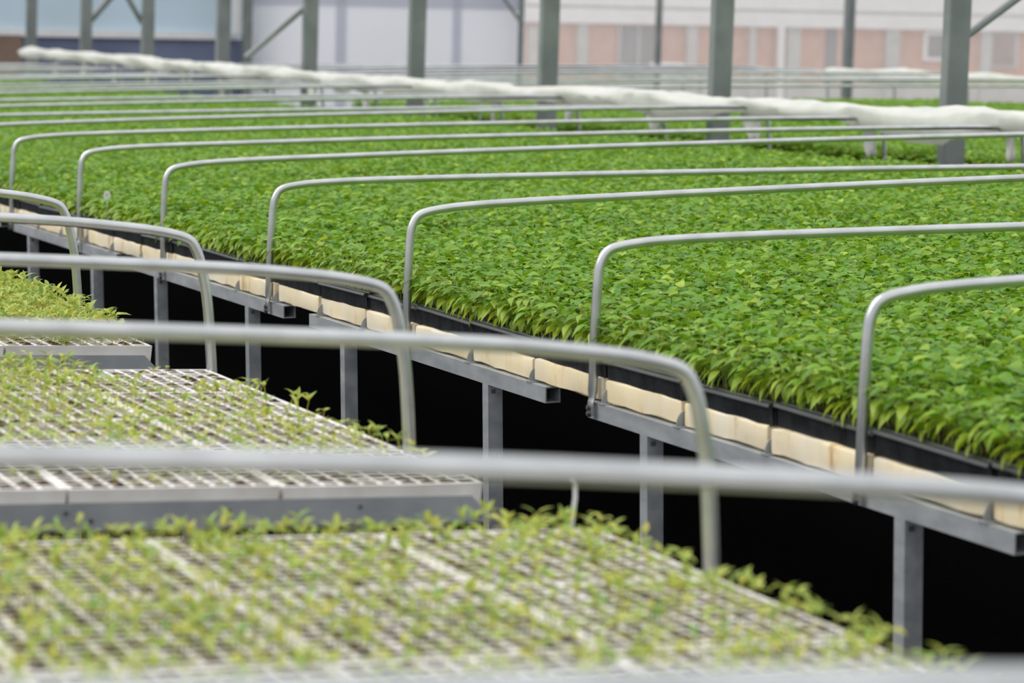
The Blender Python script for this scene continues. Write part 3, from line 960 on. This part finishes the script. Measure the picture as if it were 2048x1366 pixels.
root = fleece_roll('fleece_roll', M_B, 5.3, 14.0, 23.2, 0.42, 0.05, 8, '', 0.02)
tag(root, 'white fleece bunched on the far edge of the second bench, near the brick building', 'fleece')

# ================================================================== END WALL AND WHAT STANDS BEYOND
Y_W = 34.0
def wx(px, y=None): return ratio(px) * (Y_W if y is None else y)
def wz(px, py, y=None):
    y = Y_W if y is None else y
    return height(px, py, ratio(px) * y, y)
MAT['white_sheet'] = sheet_mat('white_wall_sheet', (0.95, 0.955, 0.98), 0.5, 0.6, 0, 0.6, 0.05)
MAT['blue_sheet'] = sheet_mat('pale_blue_sheet', (0.72, 0.82, 0.88), 0.5, 0.5, 0, 1.0, 0.10)
MAT['navy'] = noise_mat('navy_sheet', (0.13, 0.155, 0.26), (0.19, 0.22, 0.33), 1.2, 0.7)
MAT['film'] = sheet_mat('clear_film', (0.95, 0.93, 0.91), 0.6, 0.4, 0.80, 0.8, 0.05)
MAT['white_rail'] = noise_mat('white_rail', (0.86, 0.86, 0.85), (0.93, 0.93, 0.92), 4, 0.6)
MAT['brick'] = noise_mat('pink_brick', (0.62, 0.36, 0.27), (0.70, 0.43, 0.33), 6, 0.85)
MAT['concrete'] = noise_mat('pale_concrete', (0.52, 0.52, 0.49), (0.62, 0.62, 0.59), 3, 0.85)
MAT['dark_glass'] = noise_mat('window_glass', (0.16, 0.165, 0.17), (0.24, 0.245, 0.25), 1.5, 0.15)
MAT['brown'] = noise_mat('brown_board', (0.22, 0.15, 0.11), (0.30, 0.21, 0.16), 4, 0.8)
def panel(name, x0, x1, z0, z1, mat, y=Y_W, th=0.02, parent=None):
    b = MB(); b.box(x0, x1, y, y + th, z0, z1)
    return obj(name, b.mesh(name, MAT[mat]), parent)
XB0, XB1, XB2 = wx(-900), wx(470), wx(1027)
# wall_end: pale blue upper sheet, white rail, navy lower sheet
w = panel('wall_end', XB0, XB1 + 0.3, wz(235, 72), 3.6, 'blue_sheet'); w['kind'] = 'structure'; w['label'] = 'pale blue sheet of the end wall'
rl = panel('trim_1', XB0, XB1, wz(235, 76), wz(235, 62), 'white_rail', Y_W - 0.05, 0.05); rl['kind'] = 'structure'; rl['label'] = 'white rail between pale blue and navy sheets'
nv = panel('wall_lower', XB0, XB1 + 0.3, 0.0, wz(235, 74), 'navy'); nv['kind'] = 'structure'; nv['label'] = 'navy lower part of the end wall'
ws = panel('wall_white', XB1, XB2, 0.0, 3.6, 'white_sheet', Y_W - 0.2); ws['kind'] = 'structure'; ws['label'] = 'white sheet wall behind the columns'
MAT['seam'] = sheet_mat('sheet_seam', (0.86, 0.87, 0.92), 0.5, 0.6, 0, 0.6, 0.05)
for px, wd in ((665, 0.07), (893, 0.06)):
    panel('seam', wx(px) - wd, wx(px) + wd, 0, 3.6, 'seam', Y_W - 0.215, 0.01, ws)
panel('top_band', XB1 + 0.02, XB2 - 0.02, wz(750, 14), 3.6, 'seam', Y_W - 0.212, 0.01, ws)
o = panel('white_board', wx(447), wx(472), wz(460, 68), 2.6, 'white_rail', Y_W - 0.3)
tag(o, 'narrow upright white board beside the dark wall post', 'board')
o = panel('brown_board', wx(-10), wx(37), 0.0, wz(20, 70), 'brown', Y_W - 0.2)
tag(o, 'brown board leaning low against the navy wall', 'board')
for k, (px, wd, y) in enumerate(((486, 0.055, Y_W - 0.32), (1028, 0.028, Y_W - 0.32), (1300, 0.035, Y_W - 0.2), (1676, 0.045, 26.0))):
    b = MB(); b.box(-wd, wd, -wd, wd, 0, 3.8)
    x = ratio(px) * y
    t = obj('wall_post', b.mesh('post', MAT['column'], bevel=0.004), None, TR(x, y, 0) @ RY(0.012))
    if k == 1: obj('brace', brace_me(-0.62, 0.0, 0.75, 0.022), t, TR(0, -0.04, height(1025, 48, x, y)))
    tag(t, ['dark steel post where navy and white walls meet', 'slim post at the right end of the white wall', 'slim post in front of the brick building, left one', 'steel post in front of the brick building, right one'][k], 'post', 'posts of the end wall')
fm = panel('window_1', XB2, wx(2700), 0.0, 3.6, 'film', Y_W, 0.004); fm['kind'] = 'structure'; fm['label'] = 'hazy clear film of the end wall'

# brick building outside
Y_B = 39.0
bx = lambda px: wx(px, Y_B)
bz = lambda px, py: wz(px, py, Y_B)
t = obj('brick_building', None, None, TR(bx(1500), Y_B, 0))
ox, oy = bx(1500), Y_B
def bpart(name, px0, px1, z0, z1, mat, y=0.0, th=0.2, parent=None):
    b = MB(); b.box(bx(px0) - ox, bx(px1) - ox, y, y + th, z0, z1)
    return obj(name, b.mesh(name, MAT[mat]), parent or t)
zt = bz(1500, 53)
bpart('wall', 900, 2900, 0, zt, 'brick', 0.0, 0.3)
bpart('beam', 900, 2900, zt, bz(1500, 24), 'white_rail', -0.12, 0.4)
bpart('eave', 900, 2900, bz(1500, 24), bz(1500, 18), 'concrete', -0.06, 0.3)
bpart('upper_wall', 900, 2900, bz(1500, 18), 4.0, 'white_rail', -0.10, 0.4)
bpart('plinth', 900, 2900, 0, bz(1500, 165), 'concrete', -0.03, 0.3)
for p0, p1 in ((1140, 1160), (1357, 1376), (1480, 1492), (1555, 1580), (1750, 1776), (1938, 1956)):
    bpart('pilaster', p0, p1, 0, zt, 'concrete', -0.08, 0.1)
dr = bpart('door', 1226, 1302, 0, zt - 0.03, 'dark_glass', -0.02, 0.04)
for p in (1224, 1262, 1301): bpart('door_frame', p - 2, p + 2, 0, zt - 0.03, 'concrete', -0.05, 0.04, dr)
wf = bpart('window', 1826, 1872, bz(1850, 122), bz(1850, 62), 'white_rail', -0.05, 0.05)
bpart('pane', 1833, 1866, bz(1850, 114), bz(1850, 70), 'dark_glass', -0.06, 0.02, wf)
wf = bpart('window', 1958, 2012, bz(1985, 135), zt - 0.02, 'concrete', -0.05, 0.05)
MAT['plum'] = noise_mat('curtained_glass', (0.30, 0.22, 0.21), (0.38, 0.28, 0.27), 2, 0.4)
bpart('pane', 1962, 2005, bz(1985, 130), zt - 0.05, 'plum', -0.06, 0.02, wf)
bpart('pane', 1045, 1064, bz(1050, 150), zt - 0.05, 'concrete', -0.02, 0.03)
bpart('down_pipe', 1533, 1545, 0, zt, 'white_rail', -0.14, 0.08)
bpart('dark_recess', 1634, 1655, 0, zt, 'dark_glass', -0.02, 0.04)
tag(t, 'pink brick building with white beam and concrete pilasters outside', 'building')
# pale bins standing outside
for k, (p0, p1, py) in enumerate(((1305, 1338, 126), (1342, 1372, 132), (1376, 1400, 134))):
    b = MB(); x0, x1 = wx(p0, 37.5), wx(p1, 37.5); h = wz(p0, py, 37.5)
    b.box(-(x1 - x0) / 2, (x1 - x0) / 2, -0.25, 0.25, 0, h - 0.05); bd = b.mesh('body', MAT['concrete'], bevel=0.02)
    b = MB(); b.box(-(x1 - x0) / 2 - 0.02, (x1 - x0) / 2 + 0.02, -0.28, 0.28, h - 0.05, h); ld = b.mesh('lid', MAT['white_rail'], bevel=0.01)
    c = obj('bin', None, None, TR((x0 + x1) / 2, 37.5, 0)); obj('body', bd, c); obj('lid', ld, c)
    tag(c, '%s of three pale bins outside by the brick building' % ['leftmost', 'middle one', 'rightmost'][k], 'bin', 'bins by the brick building')
b = MB(); b.box(-9, 60, 34.3, 60, -0.02, 0.002)
MAT['yard'] = noise_mat('yard_paving', (0.36, 0.33, 0.31), (0.46, 0.42, 0.40), 2, 0.9)
struct('ground', b.mesh('ground', MAT['yard']), None, 'paved yard outside')

# the rest of the house, outside the picture: side walls, back wall, and the sprout bench running on
b = MB(); b.box(-8.0, -7.98, -7, Y_W, 0, 3.6); struct('wall_left', b.mesh('wall_left', MAT['white_sheet']), None, 'white sheet side wall')
b = MB(); b.box(-8.0, 28, -7.02, -7, 0, 3.6); struct('wall_back', b.mesh('wall_back', MAT['white_sheet']), None, 'white sheet back wall')
b = MB()
for g, (y0, ncol) in enumerate(GROUPS):
    b.box(-4.1, -ncol * TX - 0.004, y0, y0 + 1.66, -0.06, 0.0)
b.box(-4.1, 0, 8.6, 10.95, -0.06, 0.0); b.box(-4.1, 0, 0.2, 1.88, -0.06, -0.01)
o = obj('trays_further_along', b.mesh('trays_further_along', MAT['white_foam'], fix=False), None, M_L)
tag(o, 'white trays further along the sprout bench', 'tray', None, 'stuff')
